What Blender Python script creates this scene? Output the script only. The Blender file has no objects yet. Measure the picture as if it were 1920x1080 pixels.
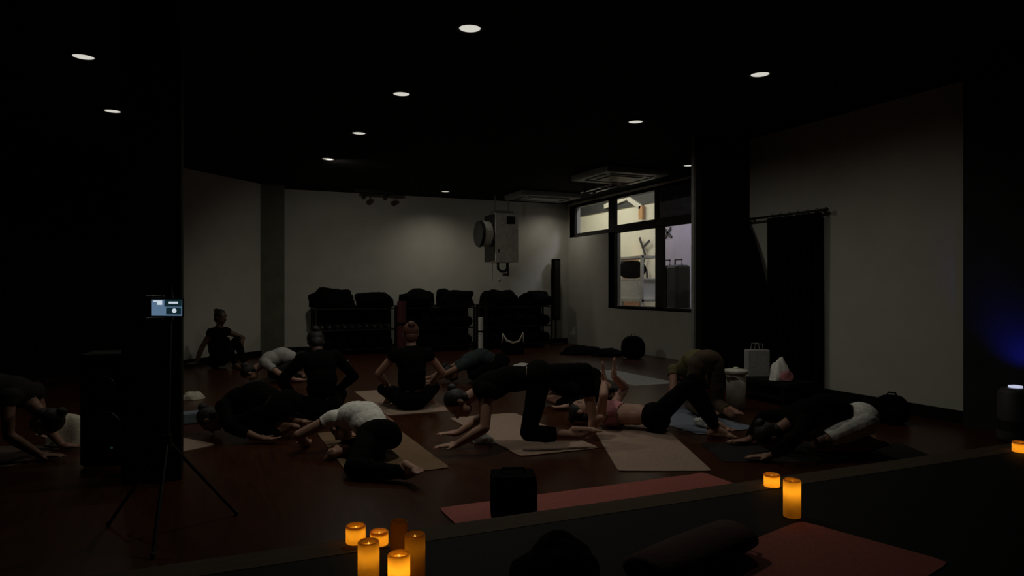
import bpy, bmesh, math, random
import numpy as np
from mathutils import Vector, Matrix, Euler, noise
random.seed(7)
D = bpy.data; S = bpy.context.scene; COL = S.collection
R = math.radians
V = Vector

# ------------------------------------------------------------------ camera
F_PX = 1300.0                      # focal length in pixels of the 1920 px wide frame
YAW = R(23.7)                      # camera looks this far to the right of the room's long axis
CAM_H = 1.25                       # lens above the studio floor
CEIL = CAM_H + 1.90
STAGE = 0.20                       # teacher's platform height
cam = D.cameras.new('camera'); cam.sensor_width = 36; cam.lens = 36 * F_PX / 1920; cam.clip_start = .05
camo = D.objects.new('camera', cam); COL.objects.link(camo)
camo.location = (0, 0, CAM_H); camo.rotation_euler = (R(90), 0, -YAW)
S.camera = camo
# ------------------------------------------------------------------ world and exposure
w = D.worlds.new('night'); S.world = w; w.use_nodes = True
w.node_tree.nodes['Background'].inputs[0].default_value = (.010, .012, .02, 1)
w.node_tree.nodes['Background'].inputs[1].default_value = .15
S.view_settings.view_transform = 'Standard'; S.view_settings.look = 'None'
S.view_settings.gamma = 1; S.view_settings.use_curve_mapping = False
S.view_settings.exposure = 0.0
DOWN_W = 20.0                      # watts of one dimmed downlight
LOBBY_W = 48.0                     # lobby ceiling lamp
CANDLE_W = .075

CA, SA = math.cos(YAW), math.sin(YAW)
def at(px, py, z=0.0, depth=None):
    """pixel -> point on the horizontal plane z (or at a given depth)"""
    u = (px - 960) / F_PX; v = (540 - py) / F_PX
    zc = depth if depth is not None else (z - CAM_H) / v
    xc = u * zc
    return V((xc * CA + zc * SA, -xc * SA + zc * CA, z if depth is None else CAM_H + v * zc))
IMG_RIGHT, IMG_LEFT, AWAY, TOWARD = -YAW, math.pi - YAW, math.pi / 2 - YAW, -math.pi / 2 - YAW

# ------------------------------------------------------------------ materials
M = {}
def mat(name, col, rough=.6, metal=0, var=.15, scale=12, bump=.1, spec=.5, coat=0, stretch=(1, 1, 1)):
    m = D.materials.new(name); m.use_nodes = True; nt = m.node_tree; N = nt.nodes; L = nt.links
    b = N['Principled BSDF']
    b.inputs['Roughness'].default_value = rough; b.inputs['Metallic'].default_value = metal
    b.inputs['Specular IOR Level'].default_value = spec; b.inputs['Coat Weight'].default_value = coat
    tc = N.new('ShaderNodeTexCoord'); mp = N.new('ShaderNodeMapping'); mp.inputs['Scale'].default_value = stretch
    nz = N.new('ShaderNodeTexNoise'); nz.inputs['Scale'].default_value = scale; nz.inputs['Detail'].default_value = 4
    L.new(tc.outputs['Object'], mp.inputs[0]); L.new(mp.outputs[0], nz.inputs['Vector'])
    rp = N.new('ShaderNodeValToRGB')
    rp.color_ramp.elements[0].position = .3; rp.color_ramp.elements[1].position = .7
    rp.color_ramp.elements[0].color = (*[c * (1 - var) for c in col], 1)
    rp.color_ramp.elements[1].color = (*[min(1, c * (1 + var)) for c in col], 1)
    L.new(nz.outputs['Fac'], rp.inputs[0]); L.new(rp.outputs[0], b.inputs['Base Color'])
    if bump:
        bp = N.new('ShaderNodeBump'); bp.inputs['Strength'].default_value = bump; bp.inputs['Distance'].default_value = .01
        L.new(nz.outputs['Fac'], bp.inputs['Height']); L.new(bp.outputs[0], b.inputs['Normal'])
    M[name] = m; return m
def emit(name, col, strength):
    m = D.materials.new(name); m.use_nodes = True; nt = m.node_tree
    b = nt.nodes['Principled BSDF']; b.inputs['Base Color'].default_value = (*[c * .5 for c in col], 1)
    b.inputs['Emission Color'].default_value = (*col, 1); b.inputs['Emission Strength'].default_value = strength
    M[name] = m; return m

mat('wall_paint', (.56, .54, .48), .75, scale=3, var=.05, bump=.05)
mat('black_paint', (.006, .006, .006), .8, scale=4, bump=.05, spec=.15)
mat('ceiling_black', (.008, .008, .008), .9, scale=5, bump=.05, spec=.1)
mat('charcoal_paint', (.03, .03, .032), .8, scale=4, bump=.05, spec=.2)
mat('pilaster_dark', (.13, .125, .09), .8, scale=4, bump=.05, spec=.2)  # mid-dark olive tone, darker than the back wall
mat('stage_top', (.006, .006, .006), .75, scale=30, bump=.1, spec=.15)
mat('edge_wood', (.09, .065, .042), .8, spec=.12, scale=8, stretch=(.4, 8, 8))
mat('black_metal', (.012, .012, .012), .45, metal=0, bump=0)
mat('grey_metal', (.32, .32, .30), .4, metal=.3, bump=0)
mat('chrome', (.85, .85, .85), .12, metal=1, bump=0)
mat('black_cloth', (.004, .004, .0042), .95, scale=60, spec=.05)
mat('dark_cloth', (.018, .016, .015), .9, scale=50, spec=.15)
mat('black_rubber', (.01, .01, .011), .6, scale=40, spec=.3)
mat('white_plastic', (.72, .70, .62), .45, bump=0)
mat('white_cloth', (.86, .85, .80), .9, scale=40, bump=.3)
mat('heater_paint', (.78, .73, .66), .5, bump=0)
mat('grey_cloth', (.42, .41, .39), .9, scale=40, bump=.3)
mat('pale_foam', (.36, .25, .19), .85, scale=60)
mat('olive_foam', (.20, .12, .06), .85, scale=60)
mat('pink_foam', (.36, .085, .065), .8, scale=60)
mat('maroon_foam', (.10, .022, .026), .8, scale=60)
mat('blue_foam', (.16, .19, .24), .8, scale=60)
mat('dark_foam', (.016, .014, .014), .85, scale=60, spec=.2)
mat('brown_foam', (.09, .055, .04), .85, scale=60)
mat('skin_fair', (.44, .25, .18), .6, scale=9, var=.06, bump=.03)
mat('skin_tan', (.27, .14, .09), .6, scale=9, var=.06, bump=.03)
mat('skin_deep', (.10, .05, .032), .6, scale=9, var=.06, bump=.03)
mat('hair_dark', (.006, .005, .004), .6, scale=80, stretch=(1, 1, .2), bump=.5)
mat('hair_red', (.10, .035, .02), .55, scale=80, stretch=(1, 1, .2), bump=.5)
mat('hair_blond', (.30, .2, .10), .55, scale=80, stretch=(1, 1, .2), bump=.5)
mat('eye_white', (.6, .58, .55), .3, bump=0)
mat('brown_cloth', (.075, .048, .030), .9, scale=50, bump=.3)
mat('olive_cloth', (.12, .105, .04), .9, scale=50, bump=.3)
mat('cream_cloth', (.62, .58, .46), .9, scale=50, bump=.3)
mat('maroon_cloth', (.06, .018, .016), .9, scale=50, bump=.3)
mat('pink_cloth', (.55, .22, .24), .9, scale=50, bump=.3)
mat('teal_cloth', (.02, .035, .035), .9, scale=50, bump=.3)
mat('lobby_wall', (.80, .77, .66), .8, scale=2, var=.04, bump=0)
mat('lobby_ceiling', (.10, .10, .10), .9, bump=0)
mat('lilac_paint', (.48, .43, .55), .8, scale=3, var=.05, bump=0)
mat('orange_paint', (.60, .33, .16), .7, bump=0)
mat('dark_grey', (.05, .05, .055), .6, bump=0)
emit('downlight_glow', (1, .97, .86), .62)
emit('lobby_lamp', (1, .93, .75), 2.2)
emit('flame', (1, .5, .08), 1.2)
emit('screen_blue', (.16, .27, .42), .6)
emit('screen_dark', (.01, .035, .045), .5)
emit('screen_white', (.75, .85, .95), .75)
emit('led_white', (.7, .75, 1), .7)
emit('led_green', (.1, .35, .15), .06)
emit('led_blue', (.05, .07, 1), 1.2)
# polished floor
m = mat('floor_wood', (.050, .015, .005), .30, scale=5, var=.3, bump=.02, stretch=(6, .5, 1), spec=.22)
# glass
g = D.materials.new('window_glass'); g.use_nodes = True; nt = g.node_tree; nt.nodes.clear()
o_ = nt.nodes.new('ShaderNodeOutputMaterial'); mx = nt.nodes.new('ShaderNodeMixShader'); tr = nt.nodes.new('ShaderNodeBsdfTransparent')
gl = nt.nodes.new('ShaderNodeBsdfGlossy'); gl.inputs['Roughness'].default_value = .02; fr = nt.nodes.new('ShaderNodeFresnel')
tr.inputs[0].default_value = (.93, .95, .94, 1)
ge = nt.nodes.new('ShaderNodeNewGeometry'); mu = nt.nodes.new('ShaderNodeMath'); mu.operation = 'SUBTRACT'; mu.inputs[0].default_value = 1
m2 = nt.nodes.new('ShaderNodeMath'); m2.operation = 'MULTIPLY'
nt.links.new(ge.outputs['Backfacing'], mu.inputs[1]); nt.links.new(mu.outputs[0], m2.inputs[0]); nt.links.new(fr.outputs[0], m2.inputs[1])
nt.links.new(m2.outputs[0], mx.inputs[0]); nt.links.new(tr.outputs[0], mx.inputs[1]); nt.links.new(gl.outputs[0], mx.inputs[2]); nt.links.new(mx.outputs[0], o_.inputs[0])
M['window_glass'] = g
# dark glass pane (tinted film)
g2 = g.copy(); g2.name = 'tinted_glass'; M['tinted_glass'] = g2
for n in g2.node_tree.nodes:
    if n.type == 'BSDF_TRANSPARENT': n.inputs[0].default_value = (.10, .10, .11, 1)
# candle wax: a translucent shell with the flame's lamp inside
g = D.materials.new('candle_wax'); g.use_nodes = True; nt = g.node_tree; nt.nodes.clear()
o_ = nt.nodes.new('ShaderNodeOutputMaterial'); mx = nt.nodes.new('ShaderNodeMixShader'); mx.inputs[0].default_value = .55
tl = nt.nodes.new('ShaderNodeBsdfTranslucent'); tl.inputs[0].default_value = (.95, .52, .06, 1)
df = nt.nodes.new('ShaderNodeBsdfDiffuse')
nz = nt.nodes.new('ShaderNodeTexNoise'); nz.inputs['Scale'].default_value = 30
rp = nt.nodes.new('ShaderNodeValToRGB'); rp.color_ramp.elements[0].color = (.62, .46, .24, 1); rp.color_ramp.elements[1].color = (.72, .55, .30, 1)
nt.links.new(nz.outputs['Fac'], rp.inputs[0]); nt.links.new(rp.outputs[0], df.inputs[0])
nt.links.new(df.outputs[0], mx.inputs[1]); nt.links.new(tl.outputs[0], mx.inputs[2]); nt.links.new(mx.outputs[0], o_.inputs[0])
M['candle_wax'] = g

# ------------------------------------------------------------------ mesh helpers
def frame(zdir, xhint=V((1, 0, 0))):
    z = V(zdir).normalized(); x = V(xhint) - z * z.dot(V(xhint))
    if x.length < 1e-4: x = V((0, 1, 0)) - z * z.y
    if x.length < 1e-4: x = V((1, 0, 0))
    x.normalize(); y = z.cross(x)
    return Matrix((x, y, z)).transposed()
class MB:
    def __init__(s): s.v = []; s.f = []; s.lab = []
    def raw(s, vs, fs):
        n = len(s.v); s.v += [tuple(v) for v in vs]; s.f += [tuple(i + n for i in f) for f in fs]; return s
    def box(s, c, d, rz=0, rot=None):
        q = rot if rot is not None else Matrix.Rotation(rz, 3, 'Z')
        vs = [V(c) + q @ V((x * d[0] / 2, y * d[1] / 2, z * d[2] / 2)) for x in (-1, 1) for y in (-1, 1) for z in (-1, 1)]
        return s.raw(vs, [(0, 1, 3, 2), (4, 6, 7, 5), (0, 4, 5, 1), (2, 3, 7, 6), (0, 2, 6, 4), (1, 5, 7, 3)])
    def cone(s, a, b, r0, r1=None, n=14, caps=True):
        r1 = r0 if r1 is None else r1; a, b = V(a), V(b); q = frame(b - a)
        vs = []
        for p, r in ((a, r0), (b, r1)):
            vs += [p + q @ V((r * math.cos(2 * math.pi * i / n), r * math.sin(2 * math.pi * i / n), 0)) for i in range(n)]
        fs = [(i, (i + 1) % n, n + (i + 1) % n, n + i) for i in range(n)]
        if caps: fs += [tuple(range(n - 1, -1, -1)), tuple(range(n, 2 * n))]
        return s.raw(vs, fs)
    def ell(s, c, ax, q=None, n=16, k=10):
        q = q if q is not None else Matrix.Identity(3); c = V(c)
        vs = [c + q @ V((0, 0, -ax[2]))]
        for j in range(1, k):
            t = -math.pi / 2 + math.pi * j / k
            vs += [c + q @ V((ax[0] * math.cos(t) * math.cos(2 * math.pi * i / n), ax[1] * math.cos(t) * math.sin(2 * math.pi * i / n), ax[2] * math.sin(t))) for i in range(n)]
        vs.append(c + q @ V((0, 0, ax[2]))); e = len(vs) - 1
        fs = [(0, 1 + (i + 1) % n, 1 + i) for i in range(n)]
        for j in range(k - 2):
            b = 1 + j * n
            fs += [(b + i, b + (i + 1) % n, b + n + (i + 1) % n, b + n + i) for i in range(n)]
        b = 1 + (k - 2) * n
        fs += [(b + i, b + (i + 1) % n, e) for i in range(n)]
        return s.raw(vs, fs)
    def lathe(s, prof, o=(0, 0, 0), q=None, n=20, closed=False):
        q = q if q is not None else Matrix.Identity(3); o = V(o); vs = []
        for r, z in prof: vs += [o + q @ V((r * math.cos(2 * math.pi * i / n), r * math.sin(2 * math.pi * i / n), z)) for i in range(n)]
        fs = []
        for j in range(len(prof) - 1):
            fs += [(j * n + i, j * n + (i + 1) % n, (j + 1) * n + (i + 1) % n, (j + 1) * n + i) for i in range(n)]
        k = (len(prof) - 1) * n
        if closed: fs += [(k + i, k + (i + 1) % n, (i + 1) % n, i) for i in range(n)]
        else: fs.append(tuple(range(n - 1, -1, -1))); fs.append(tuple(k + i for i in range(n)))
        return s.raw(vs, fs)
    def tube(s, pts, r, n=8):
        pts = [V(p) for p in pts]; vs = []; fs = []
        rr = r if isinstance(r, (list, tuple)) else [r] * len(pts)
        for i, p in enumerate(pts):
            d = pts[min(i + 1, len(pts) - 1)] - pts[max(i - 1, 0)]
            q = frame(d, V((.13, .2, .97)))
            vs += [p + q @ V((rr[i] * math.cos(2 * math.pi * j / n), rr[i] * math.sin(2 * math.pi * j / n), 0)) for j in range(n)]
        for i in range(len(pts) - 1):
            fs += [(i * n + j, i * n + (j + 1) % n, (i + 1) * n + (j + 1) % n, (i + 1) * n + j) for j in range(n)]
        fs.append(tuple(range(n - 1, -1, -1))); k = (len(pts) - 1) * n; fs.append(tuple(k + j for j in range(n)))
        return s.raw(vs, fs)
    def build(s, name, m, parent=None, smooth=False, bevel=0, loc=None, rz=0):
        me = D.meshes.new(name); me.from_pydata(s.v, [], s.f); me.update()
        if smooth: me.polygons.foreach_set('use_smooth', [True] * len(me.polygons))
        me.materials.append(M[m] if isinstance(m, str) else m)
        o = D.objects.new(name, me); COL.objects.link(o)
        if parent is not None: o.parent = parent
        if loc is not None: o.location = loc
        o.rotation_euler.z = rz
        if bevel:
            b = o.modifiers.new('bevel', 'BEVEL'); b.width = bevel; b.segments = 2; b.limit_method = 'ANGLE'
        return o
def tag(o, label, cat, group=None):
    o['label'] = label; o['category'] = cat
    if group: o['group'] = group
    return o
def struct(o): o['kind'] = 'structure'; return o
def thing(name, label, cat, loc=(0, 0, 0), rz=0, group=None):
    o = D.objects.new(name, None); COL.objects.link(o); o.empty_display_size = .1
    o.location = loc; o.rotation_euler.z = rz
    return tag(o, label, cat, group)
def copy_tree(o, parent=None):
    c = o.copy(); COL.objects.link(c)
    if parent is not None: c.parent = parent
    for ch in list(o.children): copy_tree(ch, c)
    return c

# ------------------------------------------------------------------ the setting
X_WIN, X_R, Y_BACK, X_L, Y_F = 7.5, 6.35, 13.95, -2.6, -1.6
def slab(name, x0, x1, y0, y1, z0, z1, m, bevel=0):
    return struct(MB().box(((x0 + x1) / 2, (y0 + y1) / 2, (z0 + z1) / 2), (x1 - x0, y1 - y0, z1 - z0)).build(name, m, bevel=bevel))
slab('floor', X_L - .2, X_WIN, Y_F - .2, Y_BACK + .2, -.12, 0, 'floor_wood')
slab('ceiling', X_L - .2, X_WIN, Y_F - .2, Y_BACK + .2, CEIL, CEIL + .12, 'ceiling_black')
slab('wall_back', .9, X_WIN, Y_BACK, Y_BACK + .15, 0, CEIL, 'wall_paint')
slab('wall_left', X_L - .15, X_L, Y_F - .15, 11.39, 0, CEIL, 'black_paint')
slab('wall_left_return', X_L - .15, -1.06, 11.39, 11.54, 0, CEIL, 'black_paint')
slab('wall_front', X_L - .15, X_R + .15, Y_F - .15, Y_F, 0, CEIL, 'black_paint')
# angled wall across the far left corner
a, b = V((-1.06, 11.39, 0)), V((.9, 13.44, 0)); d = (b - a); ang = math.atan2(d.y, d.x); n_ = V((-d.y, d.x, 0)).normalized()
c = (a + b) / 2 + n_ * .075
struct(MB().box((c.x, c.y, CEIL / 2), (d.length, .15, CEIL), ang).build('wall_angled', 'wall_paint'))
c = (a + b) / 2 - n_ * .008
struct(MB().box((c.x, c.y, .055), (d.length, .016, .11), ang).build('baseboard_angled', 'black_paint'))
slab('wall_pilaster', .86, 1.30, 13.42, Y_BACK, 0, CEIL, 'pilaster_dark')
slab('baseboard_back', 1.30, X_WIN, Y_BACK - .016, Y_BACK, 0, .11, 'black_paint')
# right wall (near) with dark far part by the stage, stub wall behind it
slab('wall_right', X_R, X_R + .15, 4.13, 6.9, 0, CEIL, 'wall_paint')
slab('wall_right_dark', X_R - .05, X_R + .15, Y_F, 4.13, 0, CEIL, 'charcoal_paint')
slab('baseboard_right', X_R - .016, X_R, 4.13, 6.9, 0, .12, 'black_paint')
slab('wall_stub', 5.58, X_WIN, 6.9, 7.05, 0, CEIL, 'black_paint')
struct(MB().box((5.565, 7.03, CEIL / 2), (.03, .05, CEIL)).build('lit_edge_strip', 'grey_metal'))  # pale strip stands in for light catching the edge of the stub wall
# window wall x = X_WIN .. X_WIN+.15 : openings
ZS, ZT, ZTT, ZTOP = .86, 2.38, 2.46, 3.05
Y0, Y1, Y2, Y3 = 9.42, 11.96, 12.16, 13.62       # lower window Y0..Y1, transom Y0..Y1 and Y2..Y3
def wseg(name, y0, y1, z0, z1): return slab(name, X_WIN, X_WIN + .15, y0, y1, z0, z1, 'wall_paint')
wseg('wall_window_below', Y0, Y1, 0, ZS); wseg('wall_window_side', 7.05, Y0, 0, CEIL)
wseg('wall_window_corner', Y1, Y_BACK + .15, 0, ZT); wseg('wall_window_top', Y0, Y_BACK + .15, ZTOP, CEIL)
wseg('wall_window_end', Y3, Y_BACK + .15, ZT, ZTOP)
def window(name, panes, frames):
    t = D.objects.new(name, None); COL.objects.link(t); t.location = (X_WIN + .05, 0, 0); struct(t)
    for (y0, y1, z0, z1, gm) in panes:
        MB().box((.03, (y0 + y1) / 2, (z0 + z1) / 2), (.008, y1 - y0, z1 - z0)).build('pane', gm, t)
    for (y0, y1, z0, z1) in frames:
        MB().box((-.02, (y0 + y1) / 2, (z0 + z1) / 2), (.06, y1 - y0, z1 - z0)).build('frame_bar', 'black_metal', t, bevel=.005)
    return t
YM = 10.45
window('window_1',
       [(Y0, YM, ZS, ZT, 'window_glass'), (YM, Y1, ZS, ZT, 'window_glass'), (Y0, YM + .1, ZTT, ZTOP, 'tinted_glass'), (YM + .1, Y1, ZTT, ZTOP, 'window_glass'), (Y2, Y3, ZTT, ZTOP, 'window_glass')],
       [(Y0, Y0 + .05, ZS, ZTOP), (YM - .12, YM + .12, ZS, ZT), (Y1 - .03, Y2 + .03, ZS - .02, ZTOP), (Y0, Y1, ZT - .03, ZTT + .05), (Y2, Y3, ZT - .01, ZTT),
        (Y0, Y1, ZS - .03, ZS + .04), (Y3 - .02, Y3 + .22, ZT, ZTOP + .05), (Y0, Y3, ZTOP - .01, ZTOP + .06), (YM + .06, YM + .14, ZTT, ZTOP)])
# ---- teacher's platform with pale nosing
YE0, YE1 = 2.77, 2.93
slab('floor_stage', X_L, X_R - .05, Y_F, YE0, 0, STAGE, 'stage_top')
slab('trim_2', X_L, X_R - .05, YE0, YE1, 0, STAGE + .002, 'edge_wood')
# ---- black column
slab('wall_column', -.50, -.155, 5.0, 5.36, 0, CEIL, 'black_paint', bevel=.01)
# ---- lobby beyond the window
LX = 9.9; LZ = 4.3
slab('floor_lobby', X_WIN, LX + .1, 6.5, 22, -.12, 0, 'dark_grey')
slab('ceiling_lobby', X_WIN, LX + .1, 6.5, 22, LZ, LZ + .1, 'lobby_ceiling')
slab('wall_lobby_far', LX, LX + .1, 6.5, 22, 0, LZ, 'lobby_wall')
slab('wall_lobby_end', X_WIN, LX + .1, 22, 22.1, 0, LZ, 'lobby_wall')
slab('wall_lobby_near', X_WIN, LX + .1, 6.4, 6.5, 0, LZ, 'lobby_wall')
slab('wall_lobby_side', X_WIN, X_WIN + .15, Y_BACK + .15, 22, 0, LZ, 'lobby_wall')
slab('wall_lobby_upper', X_WIN, X_WIN + .15, 6.5, Y_BACK + .15, CEIL, LZ, 'lobby_wall')
slab('wall_lobby_panel', LX - .06, LX, 11.5, 13.75, 0, 2.95, 'lilac_paint')

# ------------------------------------------------------------------ downlights
def spot_lamp(name, loc, watts, col, size, parent=None, blend=1, rad=.05):
    l = D.lights.new(name, 'SPOT'); l.energy = watts; l.color = col; l.spot_size = R(size); l.spot_blend = blend; l.shadow_soft_size = rad
    o = D.objects.new(name, l); COL.objects.link(o); o.location = loc
    if parent is not None: o.parent = parent
    return o
ring = MB().lathe([(.078, 0), (.100, 0), (.100, -.012), (.092, -.018), (.080, -.012)], closed=True)
disc = MB().lathe([(.078, .0), (.078, -.008), (.03, -.0095), (.004, -.0095)])
spots = [(-.93, 6.6, .7, 'in front of the angled wall, nearer the stage'), (-.93, 8.5, .4, 'in front of the angled wall, farther from the stage'),
         (1.75, 4.75, 2.0, 'middle row, next to the stage'), (1.73, 6.62, 1.4, 'middle row, second from the stage'), (1.69, 8.5, 1.2, 'middle row, third from the stage'), (1.61, 10.38, 2.4, 'middle row, farthest from the stage'),
         (4.27, 12.98, 1.35, 'by the back wall above the middle rack'), (6.9, 13.3, .85, 'in the corner by the transom window'), (6.8, 8.7, .25, 'beside the window, near the black stub wall'),
         (4.46, 6.66, 1.0, 'over the reclining person'), (4.48, 4.74, .85, 'beside the pale right wall')]
for i, (x, y, k, where) in enumerate(spots):
    cone_deg, aim = (150, (0, 0, -1)) if y > 12.5 else (168, (.55, .5, -1) if y > 10 else (0, 0, -1))   # the lamp farthest down the middle row is swivelled to the back wall
    t = thing('downlight', 'round glowing ceiling downlight ' + where, 'ceiling light', (x, y, CEIL), 0, 'recessed downlights in the black ceiling')
    ring.build('trim_ring', 'black_metal', t); disc.build('diffuser', 'downlight_glow', t, smooth=False)
    spot_lamp('downlight_lamp', (0, 0, -.025), DOWN_W * k, (1, .94, .80), cone_deg, t).rotation_euler = V(aim).to_track_quat('-Z', 'Y').to_euler()

# ------------------------------------------------------------------ ceiling gear
def ceiling_panel(x, y, sx, sy, label, drop=.10):
    t = thing('ceiling_panel', label, 'ceiling panel', (x, y, CEIL))
    MB().box((0, 0, -drop / 2), (sx, sy, drop)).build('housing', 'grey_metal', t, bevel=.02)
    for s in (-1, 1):
        MB().box((0, s * sy * .33, -drop - .004), (sx * .7, .05, .008)).build('slot', 'black_metal', t)
        MB().box((s * sx * .38, 0, -drop - .004), (.05, sy * .5, .008)).build('slot', 'black_metal', t)
    MB().box((0, 0, -drop - .006), (sx * .5, sy * .45, .012)).build('grille', 'grey_metal', t, bevel=.004)
ceiling_panel(6.2, 9.75, 1.15, 1.15, 'square grey air-conditioning cassette on the ceiling near the window')
ceiling_panel(6.2, 12.6, 1.3, .9, 'wide grey ceiling panel above the hanging heater')
for k, x in enumerate((6.42, 6.62)):
    t = thing('ceiling_pipe', ('bare metal pipe under the ceiling, the one nearer the window wall', 'bare metal pipe under the ceiling, the one farther from the window wall')[1 - k], 'pipe', (x, 10.75, CEIL - .10))
    MB().cone((0, -.65, 0), (0, .65, 0), .022).build('pipe', 'chrome', t, smooth=True)
    for y in (-.5, .5):
        MB().box((0, y, .06), (.02, .03, .08)).box((0, y, 0.0), (.056, .03, .056)).build('hanger', 'black_metal', t)
t = thing('track_light', 'black ceiling track light with two small heads by the back wall', 'track light', (2.95, 13.3, CEIL))
MB().box((0, 0, -.03), (.75, .06, .06)).build('track', 'black_metal', t, bevel=.005)
for x in (-.2, .22):
    h = MB().cone((x, 0, -.06), (x, 0, -.10), .012).cone((x, -.06, -.12), (x, .07, -.155), .035, .045).build('lamp_head', 'black_metal', t)

# hanging heater
hx, hy = 5.56, 13.2
t = thing('unit_heater', 'grey boxy heater hung from the ceiling with a pale drum on its side', 'heater', (hx, hy, 1.75))
MB().box((0, 0, .52), (.52, .56, 1.0)).build('housing', 'heater_paint', t, bevel=.015)
MB().box((-.265, 0, .52), (.02, .54, .96)).build('shade_panel', 'black_metal', t, bevel=.004)  # black sheet stands in for the shade on the housing's left face
dr = MB().cone((-.28, -.02, .60), (-.48, -.02, .60), .26, .26, 28).build('drum', 'white_plastic', t, smooth=False, bevel=.02)
MB().cone((-.48, -.02, .60), (-.53, -.02, .60), .275, .26, 28).build('drum_cap', 'black_metal', dr)
MB().box((.08, -.285, .88), (.17, .02, .16)).build('vent', 'black_metal', t)
MB().box((0, 0, 1.06), (.40, .3, .05)).cone((-.15, 0, 1.06), (-.15, 0, CEIL - 1.75), .012).cone((.15, 0, 1.06), (.15, 0, CEIL - 1.75), .012).build('hanger', 'grey_metal', t)
MB().ell((-.17, -.285, .24), (.032, .012, .045)).build('badge', 'chrome', t, smooth=True)
MB().tube([(-.08, 0, .03), (-.08, 0, -.10), (-.02, -.02, -.16), (.06, -.02, -.16), (.12, -.02, -.10), (.12, -.02, .03)], .028).build('pipe', 'black_metal', t, smooth=True)
MB().tube([(.15, .02, .03), (.15, .02, -.22), (.15, .02, -.26)], .022).box((.1, .02, -.22), (.13, .05, .05)).build('gas_valve', 'black_metal', t)
MB().tube([(-.20, 0, .03), (-.21, 0, -.30), (-.2, 0, -.36)], .008).ell((-.06, -.03, -.34), (.03, .03, .04)).build('drain_pipe', 'grey_metal', t)
# tall black column by the corner
t = thing('column_speaker', 'tall narrow black column speaker against the back wall by the corner', 'speaker', (7.12, 13.78, 0))
MB().box((0, 0, .015), (.30, .28, .03)).build('base', 'black_metal', t, bevel=.005)
MB().cone((0, 0, .03), (0, 0, .55), .02).build('pole', 'black_metal', t)
MB().box((0, 0, 1.22), (.16, .16, 1.36)).build('cabinet', 'black_cloth', t, bevel=.02)
MB().box((0, -.083, 1.22), (.13, .01, 1.28)).build('grille', 'black_metal', t)

# ------------------------------------------------------------------ storage racks along the back wall with black gear
rk = thing('storage_rack', '', 'rack', (0, 0, 0), 0, 'black storage racks along the back wall')
for sx in (-1, 1):
    for sy in (-1, 1):
        MB().box((sx * .74, sy * .21, .44), (.035, .035, .88)).build('upright', 'black_metal', rk)
for z in (.10, .46, .86):
    MB().box((0, 0, z), (1.5, .46, .025)).build('shelf', 'black_metal', rk)
rack_x = [2.56, 4.18, 5.92]
RY = 13.30
racks = [rk, copy_tree(rk), copy_tree(rk)]
for r_, x, lab in zip(racks, rack_x, ['black storage rack next to the pilaster, holding dumbbells on its middle shelf', 'black storage rack with bolsters, standing between two other racks', 'black storage rack under the hanging heater']):
    r_.location = (x, RY, 0); r_['label'] = lab
bol = MB().lathe([(.02, -.30), (.085, -.30), (.105, -.285), (.112, -.15), (.115, 0), (.112, .15), (.105, .285), (.085, .30), (.02, .30)], n=18)
bol_end = MB().lathe([(.0, 0), (.03, 0), (.03, .012), (.0, .012)], n=12)
def make_bolster(loc, rz, label, group, m='black_cloth', sc=1.0, tilt=0):
    t = thing('bolster', label, 'bolster', loc, rz, group); t.scale = (sc,) * 3
    q = MB(); rot = Matrix.Rotation(math.pi / 2, 3, 'X') @ Matrix.Identity(3)
    if not hasattr(make_bolster, 'me'):
        o = MB().raw([rot @ V(v) for v in bol.v], bol.f).build('cover', m, t, smooth=True); make_bolster.me = o.data
        b2 = MB().raw([rot @ V((v[0], v[1], v[2] + .296)) for v in bol_end.v], bol_end.f).build('handle', m, o); make_bolster.hd = b2.data
    else:
        o = D.objects.new('cover', make_bolster.me); COL.objects.link(o); o.parent = t
        b2 = D.objects.new('handle', make_bolster.hd); COL.objects.link(b2); b2.parent = o
    t.rotation_euler.x = tilt
    return t
ri = [('next to the pilaster', 0), ('between two racks', 1), ('under the hanging heater', 2)]
def heap(name, label, cat, loc, ax, m, rz=0, seed=0, sub='cloth', rough=1.0, sq=1.0):
    t = thing(name, label, cat, loc, rz); q = MB().ell((0, 0, 0), (1, 1, 1), n=32, k=20); vs = []
    for v in q.v:
        d_ = 1 + .22 * rough * noise.noise(V(v) * 1.6 + V((seed, 0, 0))) + .09 * rough * noise.noise(V(v) * 4 + V((0, seed, 0)))
        x, y, z = [math.copysign(abs(c_) ** sq, c_) for c_ in v]
        z = z * d_; z = z if z > 0 else z * .05
        vs.append((x * d_ * ax[0], y * d_ * ax[1], z * ax[2]))
    zmin = min(v[2] for v in vs)
    MB().raw([(v[0], v[1], v[2] - zmin) for v in vs], q.f).build(sub, m, t, smooth=True); return t
top = {0: [(-.43, .40, .33, 21, 'larger'), (.36, .33, .29, 25, 'smaller')], 1: [(-.38, .32, .30, 31, 'bumpy'), (.40, .38, .33, 38, 'rounded')], 2: [(-.40, .38, .33, 41, 'taller'), (.44, .36, .27, 47, 'lower')]}
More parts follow.
